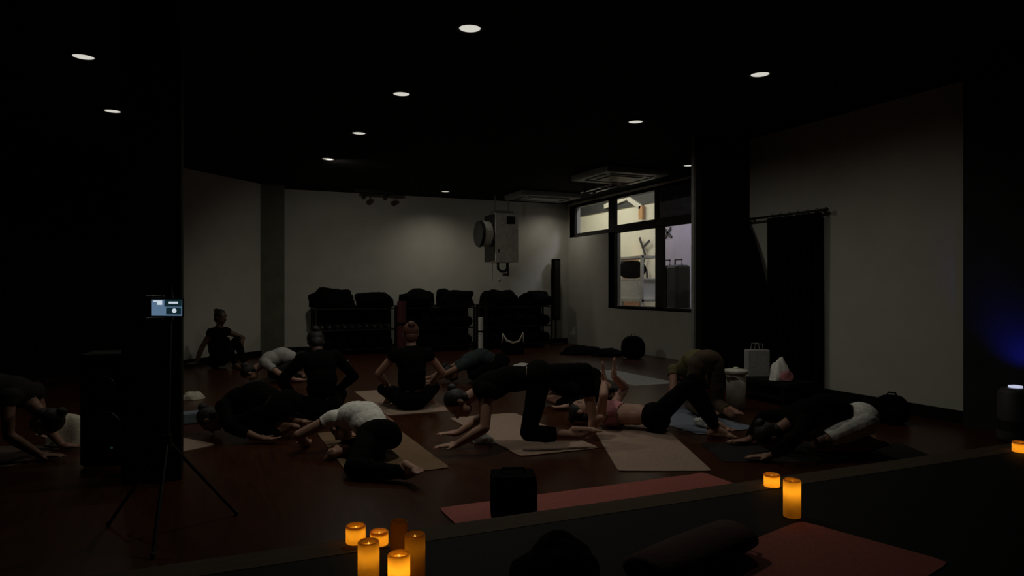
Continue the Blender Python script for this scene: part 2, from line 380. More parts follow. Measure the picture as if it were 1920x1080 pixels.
for where, k in ri:
    x0 = rack_x[k]
    for dx, hw, hh, sd, wd in top[k]:
        heap('blanket_pile', wd + ' heap of black blankets on top of the rack ' + where, 'blankets', (x0 + dx, RY, .877), (hw, .24, hh), 'black_cloth', 0, sd, rough=1.2, sq=.62)
    g_ = 'black bolsters on the rack ' + where
    n_ = 40; vs = [(-.76 + 1.52 * i / n_, .012 * math.sin(i * 1.3) + d_, z) for z in (0, .45, .90) for d_ in (0, .006) for i in range(n_ + 1)]; w_ = n_ + 1; fs = []
    for r_ in range(2):
        for i in range(n_):
            a_ = 2 * r_ * w_ + i; fs += [(a_, a_ + 1, a_ + 2 * w_ + 1, a_ + 2 * w_), (a_ + w_, a_ + 3 * w_, a_ + 3 * w_ + 1, a_ + w_ + 1)]
    c_ = thing('added_backing', 'added black sheet closing off the gaps behind the rack ' + where, 'cloth', (x0, RY + .32, 0)); MB().raw(vs, fs).build('cloth', 'black_cloth', c_)  # added sheet, keeps the lit wall from showing through the rack
    MB().cone((-.77, .004, .90), (.77, .004, .90), .012).build('rail', 'black_metal', c_)
    for q in (-.75, .75): MB().cone((q, .03, 0), (q, .03, .90), .01).build('post', 'black_metal', c_)
    for j in range(5):
        if k: make_bolster((x0 - .56 + j * .28, RY - .02, .589), random.uniform(-.04, .04), 'black bolster on the middle shelf of the rack ' + where, g_ + ', middle shelf', sc=.98)
        make_bolster((x0 - .56 + j * .28, RY - .02, .229), random.uniform(-.04, .04), 'black bolster on the bottom shelf of the rack ' + where, g_ + ', bottom shelf', sc=.98)
# dumbbells on the first rack
db = thing('dumbbell', 'small dumbbell with black heads and chrome grip on the rack next to the pilaster', 'dumbbell', (0, 0, 0), 0, 'dumbbells on the rack next to the pilaster')
MB().cone((0, -.06, 0), (0, .06, 0), .016).build('grip', 'chrome', db, smooth=True)
for s in (-1, 1):
    h_ = MB().cone((0, s * .06, 0), (0, s * .15, 0), .055, .05, 6).build('head', 'black_rubber', db, bevel=.006)
    MB().cone((0, s * .15, 0), (0, s * .156, 0), .022, .018, 12).build('end_cap', 'chrome', h_)
for j in range(10):
    o = db if j == 0 else copy_tree(db)
    o.location = (rack_x[0] - .62 + j * .138, RY - .04, .523); o.rotation_euler.z = random.uniform(-.06, .06)
# rolled mats standing between the racks
def rolled_mat(name, loc, h, r, m, label, rz=0, lying=False):
    t = thing(name, label, 'rolled mat', loc, rz)
    n = 60; vs = []; fs = []; th = .006
    for i in range(n):
        u = i / (n - 1); a_ = u * 2 * math.pi * 4.2; rr = .012 + (r - .012) * u
        for dr_ in (0, th):
            for z in (0, h): vs.append(((rr + dr_) * math.cos(a_), (rr + dr_) * math.sin(a_), z))
    for i in range(n - 1):
        b_ = i * 4; c_ = b_ + 4
        fs += [(b_, c_, c_ + 1, b_ + 1), (b_ + 2, b_ + 3, c_ + 3, c_ + 2), (b_ + 1, c_ + 1, c_ + 3, b_ + 3), (b_, b_ + 2, c_ + 2, c_)]
    fs += [(0, 1, 3, 2), tuple(4 * (n - 1) + k for k in (0, 2, 3, 1))]
    if lying: vs = [(v[2] - h / 2, v[1], v[0] + r + th) for v in vs]
    q = MB().raw(vs, fs).build('roll', m, t)
    if lying:
        for x in (-h * .3, h * .3):
            st = MB().cone((x - .012, 0, r + th), (x + .012, 0, r + th), r + th + .003, None, 24, False).build('strap', 'black_cloth', t)
    else:
        MB().cone((0, 0, h * .55), (0, 0, h * .6), r + th + .003, None, 24, False).build('strap', 'black_cloth', t)
    return t
rolled_mat('rolled_mat', (5.02, 13.0, 0), .66, .05, 'white_cloth', 'pale rolled yoga mat standing upright between two black racks')
rolled_mat('rolled_mat', (3.37, 12.9, 0), 1.0, .09, 'maroon_foam', 'tall dark red rolled mat standing upright between two black racks')
rolled_mat('rolled_mat', (3.47, 12.62, 0), .62, .055, 'brown_foam', 'short brown rolled mat standing in front of the tall dark red one')

# ------------------------------------------------------------------ lobby furniture seen through the window
t = thing('lobby_lamp', 'long glowing ceiling lamp in the lobby behind the window', 'ceiling lamp', (8.5, 15.6, LZ))
MB().box((0, 0, -.04), (.34, 3.0, .08)).build('housing', 'white_plastic', t, bevel=.01)
MB().box((0, 0, -.085), (.28, 2.9, .012)).build('diffuser', 'lobby_lamp', t)
l = D.lights.new('lobby_light', 'AREA'); l.shape = 'RECTANGLE'; l.size = .28; l.size_y = 2.9; l.energy = LOBBY_W; l.color = (1, .94, .78)
o = D.objects.new('lobby_light', l); COL.objects.link(o); o.location = (0, 0, -.10); o.parent = t
t = thing('lobby_lamp', 'added cool white square fill lamp in the lobby behind the window', 'ceiling lamp', (8.55, 11.9, LZ))  # added fill lamp, brightens the lilac panel and the white box
MB().box((0, 0, -.04), (.6, .6, .08)).build('housing', 'white_plastic', t, bevel=.01)
MB().box((0, 0, -.085), (.54, .54, .012)).build('diffuser', 'lobby_lamp', t)
l = D.lights.new('lobby_light', 'AREA'); l.shape = 'SQUARE'; l.size = .54; l.energy = LOBBY_W * .62; l.color = (.86, .84, 1)
o = D.objects.new('lobby_light', l); COL.objects.link(o); o.location = (0, 0, -.10); o.parent = t
t = thing('gable_beam', 'pale bent beam shaped like a roof gable on the lobby wall', 'beam', (LX - .02, 14.85, 0))
def bar(mb, a, b, w_=.12, t_=.06):
    a, b = V(a), V(b); mb.box((a + b) / 2, (t_, w_, (b - a).length), rot=frame(b - a, V((1, 0, 0)))); return mb
bar(MB(), (-.05, 1.3, 3.45), (-.05, .2, 3.56)).build('long_rafter', 'white_plastic', t)
bar(MB(), (-.05, .2, 3.56), (-.05, -.42, 3.25)).build('short_rafter', 'white_plastic', t)
bar(MB(), (-.05, -.42, 3.28), (-.05, -.42, 2.95), .16).build('post', 'orange_paint', t)
tag(MB().box((LX - .02, 16.5, 3.80), (.04, 8.0, .95)).build('dark_frieze', 'dark_grey'), 'dark painted band along the top of the lobby wall', 'wall band')
t = thing('shelving_unit', 'white shelving unit standing in the lobby behind the window', 'shelves', (8.7, 13.3, 0))
for y in (-.85, .55):
    for x in (-.2, .2):
        MB().box((x, y, .98), (.05, .06, 1.96)).build('post', 'white_plastic', t)
for z in (.42, .98, 1.92):
    MB().box((0, -.15, z), (.46, 1.46, .05)).build('shelf', 'white_plastic', t)
MB().tube([(-.22, -.9, .85), (-.22, -.6, 1.4)], .012).build('brace', 'white_plastic', t)
t = thing('duffel_bag', 'black rounded duffel bag on the lobby shelving unit', 'bag', (8.7, 13.15, 1.4555))
MB().ell((0, 0, .205), (.18, .52, .205)).build('body', 'black_cloth', t, smooth=True)
MB().tube([(-.14, -.2, .27), (-.17, -.15, .38), (-.17, .15, .38), (-.14, .2, .27)], .012).build('handle', 'black_cloth', t)
t = thing('storage_box', 'wide white storage box on the lobby shelving unit under the duffel bag', 'box', (8.7, 13.12, 1.0055))
MB().box((0, 0, .2), (.38, 1.2, .40)).build('body', 'white_cloth', t, bevel=.01)
MB().box((0, 0, .425), (.40, 1.24, .05)).build('lid', 'white_plastic', t, bevel=.01)
t = thing('storage_box', 'dark low box on the lowest shelf of the lobby shelving unit', 'box', (8.7, 13.12, .4455))
MB().box((0, 0, .2), (.38, 1.2, .40)).build('body', 'dark_cloth', t, bevel=.01); MB().box((-.195, .1, .25), (.01, .12, .04)).build('handle', 'white_plastic', t)
for k, (y, m_, lb) in enumerate(((11.72, 'maroon_cloth', 'tall dark maroon upright case in the lobby behind the window'), (11.33, 'dark_grey', 'tall dark grey upright case with a carry handle in the lobby behind the window'))):
    t = thing('upright_case', lb, 'case', (8.6, y, 0))
    MB().box((0, 0, .90), (.36, .34, 1.62)).build('body', m_, t, bevel=.06)
    MB().tube([(0, -.11, 1.70), (0, -.11, 1.82), (0, .11, 1.82), (0, .11, 1.70)], .018).build('handle', 'dark_grey', t)
    for sy in (-.12, .12): MB().cone((-.03, sy, .05), (.03, sy, .05), .05).build('wheel', 'black_rubber', t)
    MB().box((0, 0, .10), (.3, .30, .04)).build('foot_plate', 'black_metal', t)
t = thing('wall_plant_decal', 'dark angular branch decoration on the lobby wall', 'decoration', (LX - .075, 14.05, 0))
for (y0, z0, y1, z1) in ((.45, 2.5, .2, 2.05), (.2, 2.05, .35, 1.75), (.3, 2.25, .02, 2.4), (-.55, 2.65, -.85, 2.42), (-.6, 2.42, -.82, 2.65), (.15, 1.7, .1, 1.4)):
    bar(MB(), (0, y0, z0), (0, y1, z1), .06, .02).build('branch', 'dark_grey', t)
t = thing('side_table', 'orange and yellow side cabinet beside the lobby wall', 'cabinet', (9.55, 14.75, 0))
MB().box((0, 0, 1.0), (.5, .55, 1.9)).build('body', 'orange_paint', t, bevel=.01); MB().box((-.26, 0, 1.3), (.02, .48, 1.1)).build('door', 'orange_paint', t, bevel=.005)
MB().box((0, 0, .03), (.44, .5, .06)).build('plinth', 'dark_grey', t)

# ------------------------------------------------------------------ curtains on the right wall
t = thing('curtain_rod', 'black curtain rod on the right wall over the black curtains', 'curtain rod', (X_R - .08, 6.3, 2.12))
MB().cone((0, -.66, 0), (0, .58, 0), .014).build('rod', 'black_metal', t, smooth=True)
for y in (-.60, .5): MB().box((.04, y, 0), (.08, .03, .03)).build('bracket', 'black_metal', t)
MB().ell((0, -.67, 0), (.025, .025, .025)).build('finial', 'black_metal', t, smooth=True)
def curtain(label, edge0, edge1, z1, amp=.035, folds=9):
    """edge0(z), edge1(z): y limits at height z"""
    t = thing('curtain', label, 'curtain', (X_R - .08, 0, 0)); nu, nz_ = 90, 24; vs = []; fs = []
    for j in range(nz_ + 1):
        z = .02 + (z1 - .02) * j / nz_
        for i in range(nu + 1):
            u = i / nu; y = edge0(z) + (edge1(z) - edge0(z)) * u
            vs.append((amp * math.sin(u * folds * 2 * math.pi + .4 * math.sin(z * 2)) * (.6 + .4 * (1 - j / nz_)), y, z))
    for j in range(nz_):
        for i in range(nu): k = j * (nu + 1) + i; fs.append((k, k + 1, k + nu + 2, k + nu + 1))
    o = MB().raw(vs, fs).build('cloth', 'black_cloth', t, smooth=True); s_ = o.modifiers.new('s', 'SOLIDIFY'); s_.thickness = .004
    n = 6
    for i in range(n):
        y = edge0(z1) + (edge1(z1) - edge0(z1)) * (i + .5) / n; c_ = MB(); pts = [(.024 * math.cos(q), y, 2.12 + .024 * math.sin(q)) for q in np.linspace(0, 2 * math.pi, 13)]
        c_.tube(pts, .004, 5).build('ring', 'black_metal', t)
curtain('straight black curtain hanging on the right wall beside the pale paint', lambda z: 5.69, lambda z: 6.50, 2.10)
def swag(z): return 6.86 - .34 * min(1, max(0, (2.06 - z) / .75)) ** .7
curtain('black curtain swept diagonally to the black stub wall', swag, lambda z: 6.89, 2.10, .02, 5)

# ------------------------------------------------------------------ candles on the stage
def candle(loc, r, h, label, power=1.0, name='pillar_candle'):
    t = thing(name, label, 'candle', loc); rim = .004; z = STAGE
    prof = [(r * .5, .001), (r * .97, .001), (r, .004), (r, h - .004), (r - rim, h), (r - 2 * rim, h - .006), (r * .75, h - .016), (r * .3, h - .02), (.004, h - .02)]
    MB().lathe(prof, n=28).build('wax', 'candle_wax', t, smooth=False)
    MB().tube([(0, 0, h - .022), (.001, 0, h - .016)], .0012, 6).build('wick', 'black_cloth', t)
    if power > .1:
        MB().lathe([(.001, h - .019), (.005, h - .014), (.0035, h - .009), (.0005, h - .004)], n=10).build('flame', 'flame', t, smooth=True)
        l = D.lights.new('candle_light', 'POINT'); l.energy = CANDLE_W * power; l.color = (1, .66, .20); l.shadow_soft_size = .012
        o = D.objects.new('candle_light', l); COL.objects.link(o); o.parent = t; o.location = (0, 0, h * .55 if h < .1 else h - .048)
    return t
zt = STAGE + .002
def cpos(px, py): p = at(px, py, STAGE); return (p.x, p.y, zt if p.y > YE0 else STAGE)
def ctop(px, ytop, h):
    zc = (CAM_H - STAGE - h) * F_PX / (ytop - 540); p = at(px, 0, depth=zc); return (p.x, p.y, zt if p.y > YE0 else STAGE)
candle(ctop(667, 985, .072), .040, .072, 'short lit candle at the far side of the cluster of six', 1.1)
candle(ctop(711, 996, .055), .037, .055, 'low wide lit candle beside the short one on the stage edge', 1.2)
candle(ctop(691, 1014, .17), .037, .17, 'tall lit candle with a dim base in the cluster of six', .75)
candle(ctop(748, 1037, .17), .037, .17, 'brightest tall candle in the cluster of six', 1.7)
candle(ctop(778, 1000, .17), .037, .17, 'tall dim candle touching the brightest one of the cluster', .13)
candle(ctop(748, 976, .17), .033, .17, 'tall unlit candle at the back of the cluster of six', 0)
candle(ctop(1447, 889, .066), .041, .066, 'short lit candle on the pale stage edge beside a tall one', 1.7)
candle(ctop(1485, 899, .17), .039, .17, 'tall lit candle standing alone behind the pink mat', 1.5)
candle(ctop(1913, 828, .066), .045, .066, 'short lit candle on the stage edge near the blue-lit device', 1.7)

# ------------------------------------------------------------------ phone on a tripod
ph = at(314, 577, depth=3.55)
t = thing('phone_tripod', 'slim dark tripod stand in front of the black column', 'tripod', (ph.x, ph.y, 0))
px_, py_ = 0, 0
MB().cone((0, 0, .45), (.01, .022, ph.z - .06), .010).build('pole', 'dark_grey', t)
MB().cone((0, 0, .42), (0, 0, .50), .022).build('collar', 'black_metal', t)
for k in range(3):
    a_ = k * 2 * math.pi / 3 + .4; lg = MB().tube([(0, 0, .47), (.36 * math.cos(a_), .36 * math.sin(a_), .012)], .009).build('leg', 'black_metal', t)
    MB().ell((.36 * math.cos(a_), .36 * math.sin(a_), .014), (.014, .014, .014), n=8, k=6).build('rubber_foot', 'black_rubber', lg)
hd = thing('phone', 'glowing phone held sideways on a tripod, blue screen with white icons', 'phone', (ph.x, ph.y, ph.z), -YAW - .12)
W, Hh = .168, .082
MB().box((0, 0, 0), (W + .012, .010, Hh + .012)).build('body', 'black_metal', hd, bevel=.004)
sc = MB().box((-.001, -.0056, 0), (W, .0012, Hh)).build('screen', 'screen_blue', hd)
MB().box((.035, -.0066, .024), (.094, .0008, .036)).build('screen_field', 'screen_dark', sc)
MB().box((.038, -.0066, -.016), (.082, .0008, .036)).build('screen_field', 'screen_dark', sc)
MB().cone((.042, -.0072, -.015), (.042, -.0082, -.015), .012, .012, 16).build('icon', 'screen_white', sc)
MB().box((.037, -.0072, .026), (.05, .0008, .010)).build('icon', 'screen_white', sc)
MB().box((-.038, -.0066, .026), (.026, .0008, .022)).build('icon', 'screen_white', sc)
MB().box((-.062, -.0066, .033), (.02, .0008, .008)).build('icon', 'screen_white', sc)
t2 = t
ca_, sa_ = math.cos(-YAW - .12), math.sin(-YAW - .12)
def pr(x, y, z): return (x * ca_ - y * sa_, x * sa_ + y * ca_, z)
for z in (-.057, .057): MB().box(pr(-.07, .004, ph.z + z), (.09, .03, .012), rz=-YAW - .12).build('clamp_arm', 'grey_metal', t2, bevel=.003)
MB().box(pr(0, .024, ph.z), (.03, .02, .13), rz=-YAW - .12).build('clamp_back', 'dark_grey', t2)
MB().cone(pr(0, .024, ph.z + .06), pr(0, .024, ph.z + .11), .014, .008).build('clamp_knob', 'black_metal', t2)
# ------------------------------------------------------------------ device with blue light by the right wall
t = thing('air_purifier', 'dark rounded floor device with bluish light by the dark right wall', 'device', (6.02, 3.52, 0))
MB().lathe([(.10, .0), (.125, .01), (.13, .04), (.12, .40), (.10, .43), (.03, .44)], n=24).build('body', 'dark_grey', t, smooth=True)
MB().lathe([(.02, .44), (.05, .44), (.05, .455), (.02, .46)], n=20).build('light_ring', 'led_white', t)
MB().lathe([(.126, .10), (.132, .10), (.128, .18), (.122, .18)], n=24).build('grille_band', 'black_metal', t)
l = D.lights.new('blue_light', 'SPOT'); l.energy = 10; l.color = (.02, .03, 1); l.shadow_soft_size = .03; l.spot_size = R(64); l.spot_blend = 1
o = D.objects.new('blue_light', l); COL.objects.link(o); o.parent = t; o.location = (0, 0, .50)
o.rotation_euler = V((.28, .16, .30)).to_track_quat('-Z', 'Y').to_euler()

p = at(204, 872)
t = thing('floor_speaker', 'black floor speaker with a faint green light beside the black column', 'speaker', (p.x, p.y + .12, 0), -YAW + .25)
MB().box((0, 0, .40), (.31, .30, .78)).build('cabinet', 'black_paint', t, bevel=.015)
MB().box((0, -.155, .42), (.27, .012, .70)).build('grille', 'black_cloth', t, bevel=.004)
for z, r_ in ((.28, .11), (.56, .075)): MB().cone((0, -.16, z), (0, -.166, z), r_, r_ * .95, 24).build('driver_ring', 'black_metal', t)
for sx in (-1, 1):
    for sy in (-1, 1): MB().cone((sx * .12, sy * .11, 0), (sx * .12, sy * .11, .02), .02).build('foot', 'black_rubber', t)
MB().ell((.05, -.163, .13), (.008, .004, .008), n=8, k=6).build('power_light', 'led_green', t)
# ------------------------------------------------------------------ mats and towels
def yoga_mat(name, c, sx, sy, rz, m, label, cat='mat', th=.006, z=0, curl=0):
    t = thing(name, label, cat, (c[0], c[1], z), rz); nx, ny = 28, 10; r = .03; vs = []; fs = []
    def top(x, y):
        e = max(0, abs(x) / (sx / 2) - .9) / .1
        return th + curl * e * e * (1 if x > 0 else .3) + .0015 * noise.noise(V((x * 4, y * 4, c[0])))
    for k in (0, 1):
        for j in range(ny + 1):
            for i in range(nx + 1):
                x = -sx / 2 + sx * i / nx; y = -sy / 2 + sy * j / ny
                if i in (0, nx) and j in (0, ny): x *= 1 - .012; y *= 1 - .03
                zz = top(x, y); vs.append((x, y, zz if k else max(0, zz - th)))
    n = (nx + 1) * (ny + 1)
    for j in range(ny):
        for i in range(nx):
            k = j * (nx + 1) + i; q = (k, k + 1, k + nx + 2, k + nx + 1)
            fs.append(tuple(n + a_ for a_ in q)); fs.append(tuple(reversed(q)))
    loop = [i for i in range(nx + 1)] + [j * (nx + 1) + nx for j in range(1, ny + 1)] + [ny * (nx + 1) + i for i in range(nx - 1, -1, -1)] + [j * (nx + 1) for j in range(ny - 1, 0, -1)]
    for i in range(len(loop)): a_, b_ = loop[i], loop[(i + 1) % len(loop)]; fs.append((a_, b_, n + b_, n + a_))
    MB().raw(vs, fs).build('sheet', m, t, smooth=False)
    return t
H90 = math.pi / 2
yoga_mat('yoga_mat', (2.12, 3.42), 1.85, .68, 0, 'pink_foam', 'dusty pink mat lying along the foot of the stage', curl=.01)
yoga_mat('yoga_mat', (1.20, 5.35), 1.55, .68, H90, 'olive_foam', 'brownish mat under the person in the white top')
yoga_mat('yoga_mat', (2.46, 5.50), 1.66, .68, H90, 'pale_foam', 'pale mat under the person in a low lunge')
yoga_mat('yoga_mat', (1.95, 7.55), 1.7, .68, H90, 'pale_foam', 'pale mat under the seated person with reddish hair')
u_ = V((-.55, .84)); v_ = V((-.89, -.46)); cc = V((.08, 5.97)) + u_ * .82 + v_ * .31
yoga_mat('yoga_mat', cc, 1.64, .62, math.atan2(u_.y, u_.x), 'pale_foam', 'pale mat with one corner poking out beside the black column')
yoga_mat('yoga_mat', (4.16, 5.47), 1.42, .66, H90, 'blue_foam', 'bluish grey mat under the person on all fours')
d_ = V((.4, .917)); e_ = V((.917, -.4)); cc = V((2.56, 4.03)) + d_ * .82 + e_ * .32
yoga_mat('yoga_mat', cc, 1.64, .64, math.atan2(d_.y, d_.x), 'pale_foam', 'pale slanting mat under the reclining person with raised hands')
yoga_mat('yoga_mat', (4.24, 3.90), 1.6, .62, IMG_RIGHT, 'dark_foam', 'black mat under the person with white bottoms near the right wall')
yoga_mat('yoga_mat', (-1.82, 6.38), 1.45, .66, R(-20), 'brown_foam', 'brown mat under the person on forearms beside the black column')
yoga_mat('yoga_mat', (5.32, 8.25), 1.6, .66, H90, 'grey_cloth', 'pale grey empty mat lying between the window wall and the reclining person')
tag_ = yoga_mat('yoga_mat', (.60, 7.35), 1.3, .66, H90, 'dark_foam', 'dark mat under the two crouching people in black')
a0, a1 = V((2.44, 2.33)), V((2.58, 1.80)); ed = (a1 - a0).normalized(); lg = V((ed.y, -ed.x));
lg = lg if lg.x < 0 else -lg
cm = a0 + ed * .30 + lg * .87
yoga_mat('yoga_mat', cm, 1.74, .60, math.atan2(lg.y, lg.x), 'pink_foam', 'pink mat lying on the black stage behind the candles', z=STAGE)
STAGE_MAT_ANG = math.atan2(lg.y, lg.x)
# dark red bolster and black blanket on the stage mat
p = at(1300, 1066, STAGE + .006)
t = thing('bolster', 'dark red soft bolster lying on the pink stage mat', 'bolster', (p.x, p.y, STAGE + .012), math.atan2(-lg.y, -lg.x) + .05)
rot = Matrix.Rotation(H90, 3, 'Y')
MB().raw([V((q.x, q.y * 1.0, q.z * .5)) + V((0, 0, .055)) for q in [rot @ V(v) for v in bol.v]], bol.f).build('cover', 'maroon_cloth', t, smooth=True)
MB().tube([(.298, -.05, .055), (.335, -.03, .06), (.335, .03, .06), (.298, .05, .055)], .008).build('handle', 'maroon_cloth', t)
p = at(1045, 1105, STAGE + .006)
t = heap('blanket', 'black crumpled blanket on the pink stage mat beside the dark red bolster', 'blanket', (p.x, p.y, STAGE + .006), (.17, .14, .17), 'black_cloth', .3, 3)
# black boxy bag by the stage
p = at(965, 968, 0)
t = thing('cube_bag', 'black boxy bag standing on the dusty pink mat below the stage', 'bag', (p.x, p.y + .02, .008), R(-20))
MB().box((0, 0, .105), (.25, .2, .21)).build('body', 'black_cloth', t, bevel=.02)
MB().box((0, 0, .215), (.24, .19, .02)).build('flap', 'black_cloth', t, bevel=.008)
MB().tube([(-.07, 0, .22), (-.06, 0, .25), (.06, 0, .25), (.07, 0, .22)], .008).build('handle', 'black_cloth', t)
# towels, blocks and props
def towel(loc, sx, sy, sz, rz, m, label, seed=0):
    return heap('towel', label, 'towel', loc, (sx, sy, sz), m, rz, seed)
p = at(132, 834)
towel((p.x, p.y, .0072), .16, .13, .24, 0, 'cream_cloth', 'crumpled cream towel behind the head of the person on forearms', 2)
p = at(905, 830); towel((p.x, p.y, 0), .10, .06, .07, IMG_RIGHT - .4, 'white_cloth', 'small white towel on the floor beside the person in a low lunge', 4)
p = at(362, 748); towel((p.x, p.y, 0), .12, .09, .08, 0, 'cream_cloth', 'cream towel lying on the floor behind the black column', 5)
p = at(362, 792)
t = thing('yoga_block', 'bluish yoga block on the floor behind the black column', 'yoga block', (p.x, p.y, 0), .3)
MB().box((0, 0, .05), (.22, .15, .10)).build('foam', 'blue_foam', t, bevel=.012)
p = at(985, 690); towel((p.x, p.y, 0), .24, .06, .07, IMG_RIGHT - .5, 'white_cloth', 'long white towel on the floor in front of the racks', 6)
p = at(1195, 760)
def bottle(loc, h, r, m, label, cap='white_plastic'):
    t = thing('water_bottle', label, 'bottle', loc)
    MB().lathe([(r * .8, 0), (r, .008), (r, h * .62), (r * .85, h * .70), (r * .45, h * .82), (r * .45, h * .84)], n=18).build('body', m, t, smooth=True)
    MB().lathe([(r * .5, h * .84), (r * .52, h * .85), (r * .5, h), (r * .2, h)], n=16).build('cap', cap, t)
p = at(650, 701); bottle((p.x, p.y, 0), .20, .042, 'white_plastic', 'white water bottle standing on the floor in front of the first rack')
p = at(619, 700); bottle((p.x, p.y + .3, 0), .16, .034, 'grey_metal', 'small grey metal bottle near the white water bottle', 'grey_metal')
p = at(1310, 818); 
t = thing('sneaker', 'white low shoe on the bluish mat beside the person on all fours', 'shoe', (4.06, 4.98, .0075), AWAY + .5)
MB().ell((0, 0, .028), (.13, .045, .028)).build('sole', 'white_plastic', t, smooth=True); MB().ell((-.03, 0, .055), (.09, .042, .045)).ell((.06, 0, .042), (.065, .04, .03)).build('upper', 'white_cloth', t, smooth=True)
MB().tube([(.0, -.03, .085), (.02, .0, .092), (0, .03, .085)], .005).build('laces', 'grey_cloth', t)
# handbag with pale looped handles
p = at(962, 664); 
t = thing('tote_bag', 'dark tote bag with pale looped handles in front of the rack under the heater', 'bag', (p.x, p.y, 0), -YAW)
MB().box((0, 0, .13), (.42, .18, .26)).build('body', 'black_cloth', t, bevel=.03)
for y in (-.06, .06): MB().tube([(-.20, y, .20), (-.19, y - .02, .38), (-.12, y - .03, .26), (0, y - .03, .22), (.12, y - .03, .25), (.18, y - .02, .40), (.20, y, .20)], .020).build('handle', 'cream_cloth', t, smooth=True)
# bags by the window wall
def backpack(loc, rz, w_, d_, h, m, label):
    t = thing('backpack', label, 'backpack', loc, rz)
    q = MB().ell((0, 0, 0), (1, 1, 1), n=24, k=16); vs = []
    for v in q.v:
        x, y, z = v; taper = 1 - .25 * max(0, z); s_ = lambda c_: math.copysign(abs(c_) ** .6, c_)
        vs.append((s_(x) * w_ / 2 * taper, s_(y) * d_ / 2 * taper, (s_(z) + 1) * h / 2))
    MB().raw(vs, q.f).build('body', m, t, smooth=True)
    MB().ell((0, -d_ * .48, h * .34), (w_ * .36, d_ * .2, h * .26)).build('front_pocket', m, t, smooth=True)
    MB().tube([(-.04, 0, h * .97), (-.03, 0, h * 1.08), (.03, 0, h * 1.08), (.04, 0, h * .97)], .008).build('loop', m, t)
    for s_ in (-1, 1): MB().tube([(s_ * w_ * .25, d_ * .42, h * .85), (s_ * w_ * .30, d_ * .62, h * .6), (s_ * w_ * .30, d_ * .55, h * .2), (s_ * w_ * .28, d_ * .38, h * .1)], .014).build('strap', m, t, smooth=True)
p = at(1187, 672); backpack((p.x, p.y, 0), -.4, .42, .3, .40, 'black_cloth', 'black backpack standing by the window wall below the window')
p = at(1150, 668); heap('jacket', 'flat dark jacket heaped by the window wall next to the backpack', 'jacket', (p.x - .05, p.y + .1, 0), (.3, .22, .13), 'black_cloth', 0, 8)
p = at(1092, 664); heap('jacket', 'dark jacket heaped on the floor near the back corner', 'jacket', (p.x, p.y, 0), (.42, .25, .16), 'black_cloth', -.3, 9)
p = at(1672, 793); backpack((p.x, p.y, 0), -.9, .30, .22, .26, 'black_cloth', 'small black backpack on the floor by the pale right wall')
# bench with bags under the curtain
p = at(1440, 775)
t = thing('bench', 'low black bench in front of the black curtains', 'bench', (5.72, 5.90, 0))
MB().box((0, 0, .225), (.42, .9, .05)).build('seat', 'black_paint', t, bevel=.008)
for sx in (-1, 1):
    for sy in (-1, 1): MB().box((sx * .17, sy * .38, .10), (.05, .05, .20)).build('leg', 'black_paint', t)
MB().box((0, 0, .08), (.36, .74, .02)).build('lower_shelf', 'black_paint', t)
t = thing('paper_bag', 'grey paper bag on the black bench', 'bag', (5.70, 6.08, .251), R(-20))
MB().box((0, 0, .15), (.25, .12, .30)).build('body', 'grey_cloth', t, bevel=.006)
for y in (-.05, .05): MB().tube([(-.05, y, .30), (-.04, y, .37), (.04, y, .37), (.05, y, .30)], .004).build('handle', 'grey_cloth', t)
t = heap('scarf', 'white and pink crumpled scarf on the black bench', 'scarf', (5.66, 5.70, .251), (.13, .10, .22), 'white_cloth', .4, 11, sub='white_fold')
q = heap('scarf', 'x', 'x', (0, 0, 0), (.12, .09, .11), 'pink_cloth', 0, 14, sub='pink_fold')
c_ = q.children[0]; c_.parent = t; c_.location = (.0, -.05, .01); D.objects.remove(q)
# waste bin
p = at(1380, 766)
t = thing('waste_bin', 'white round waste bin with a lid between the bench and the person on all fours', 'bin', (p.x, p.y, 0))
MB().lathe([(.085, 0), (.092, .01), (.104, .36), (.10, .365)], n=24).build('body', 'white_plastic', t, smooth=True)
MB().lathe([(.09, .365), (.122, .366), (.122, .395), (.115, .405), (.03, .415)], n=24).build('lid', 'white_plastic', t, smooth=True)
MB().ell((0, 0, .42), (.03, .03, .012)).build('knob', 'white_plastic', t, smooth=True)

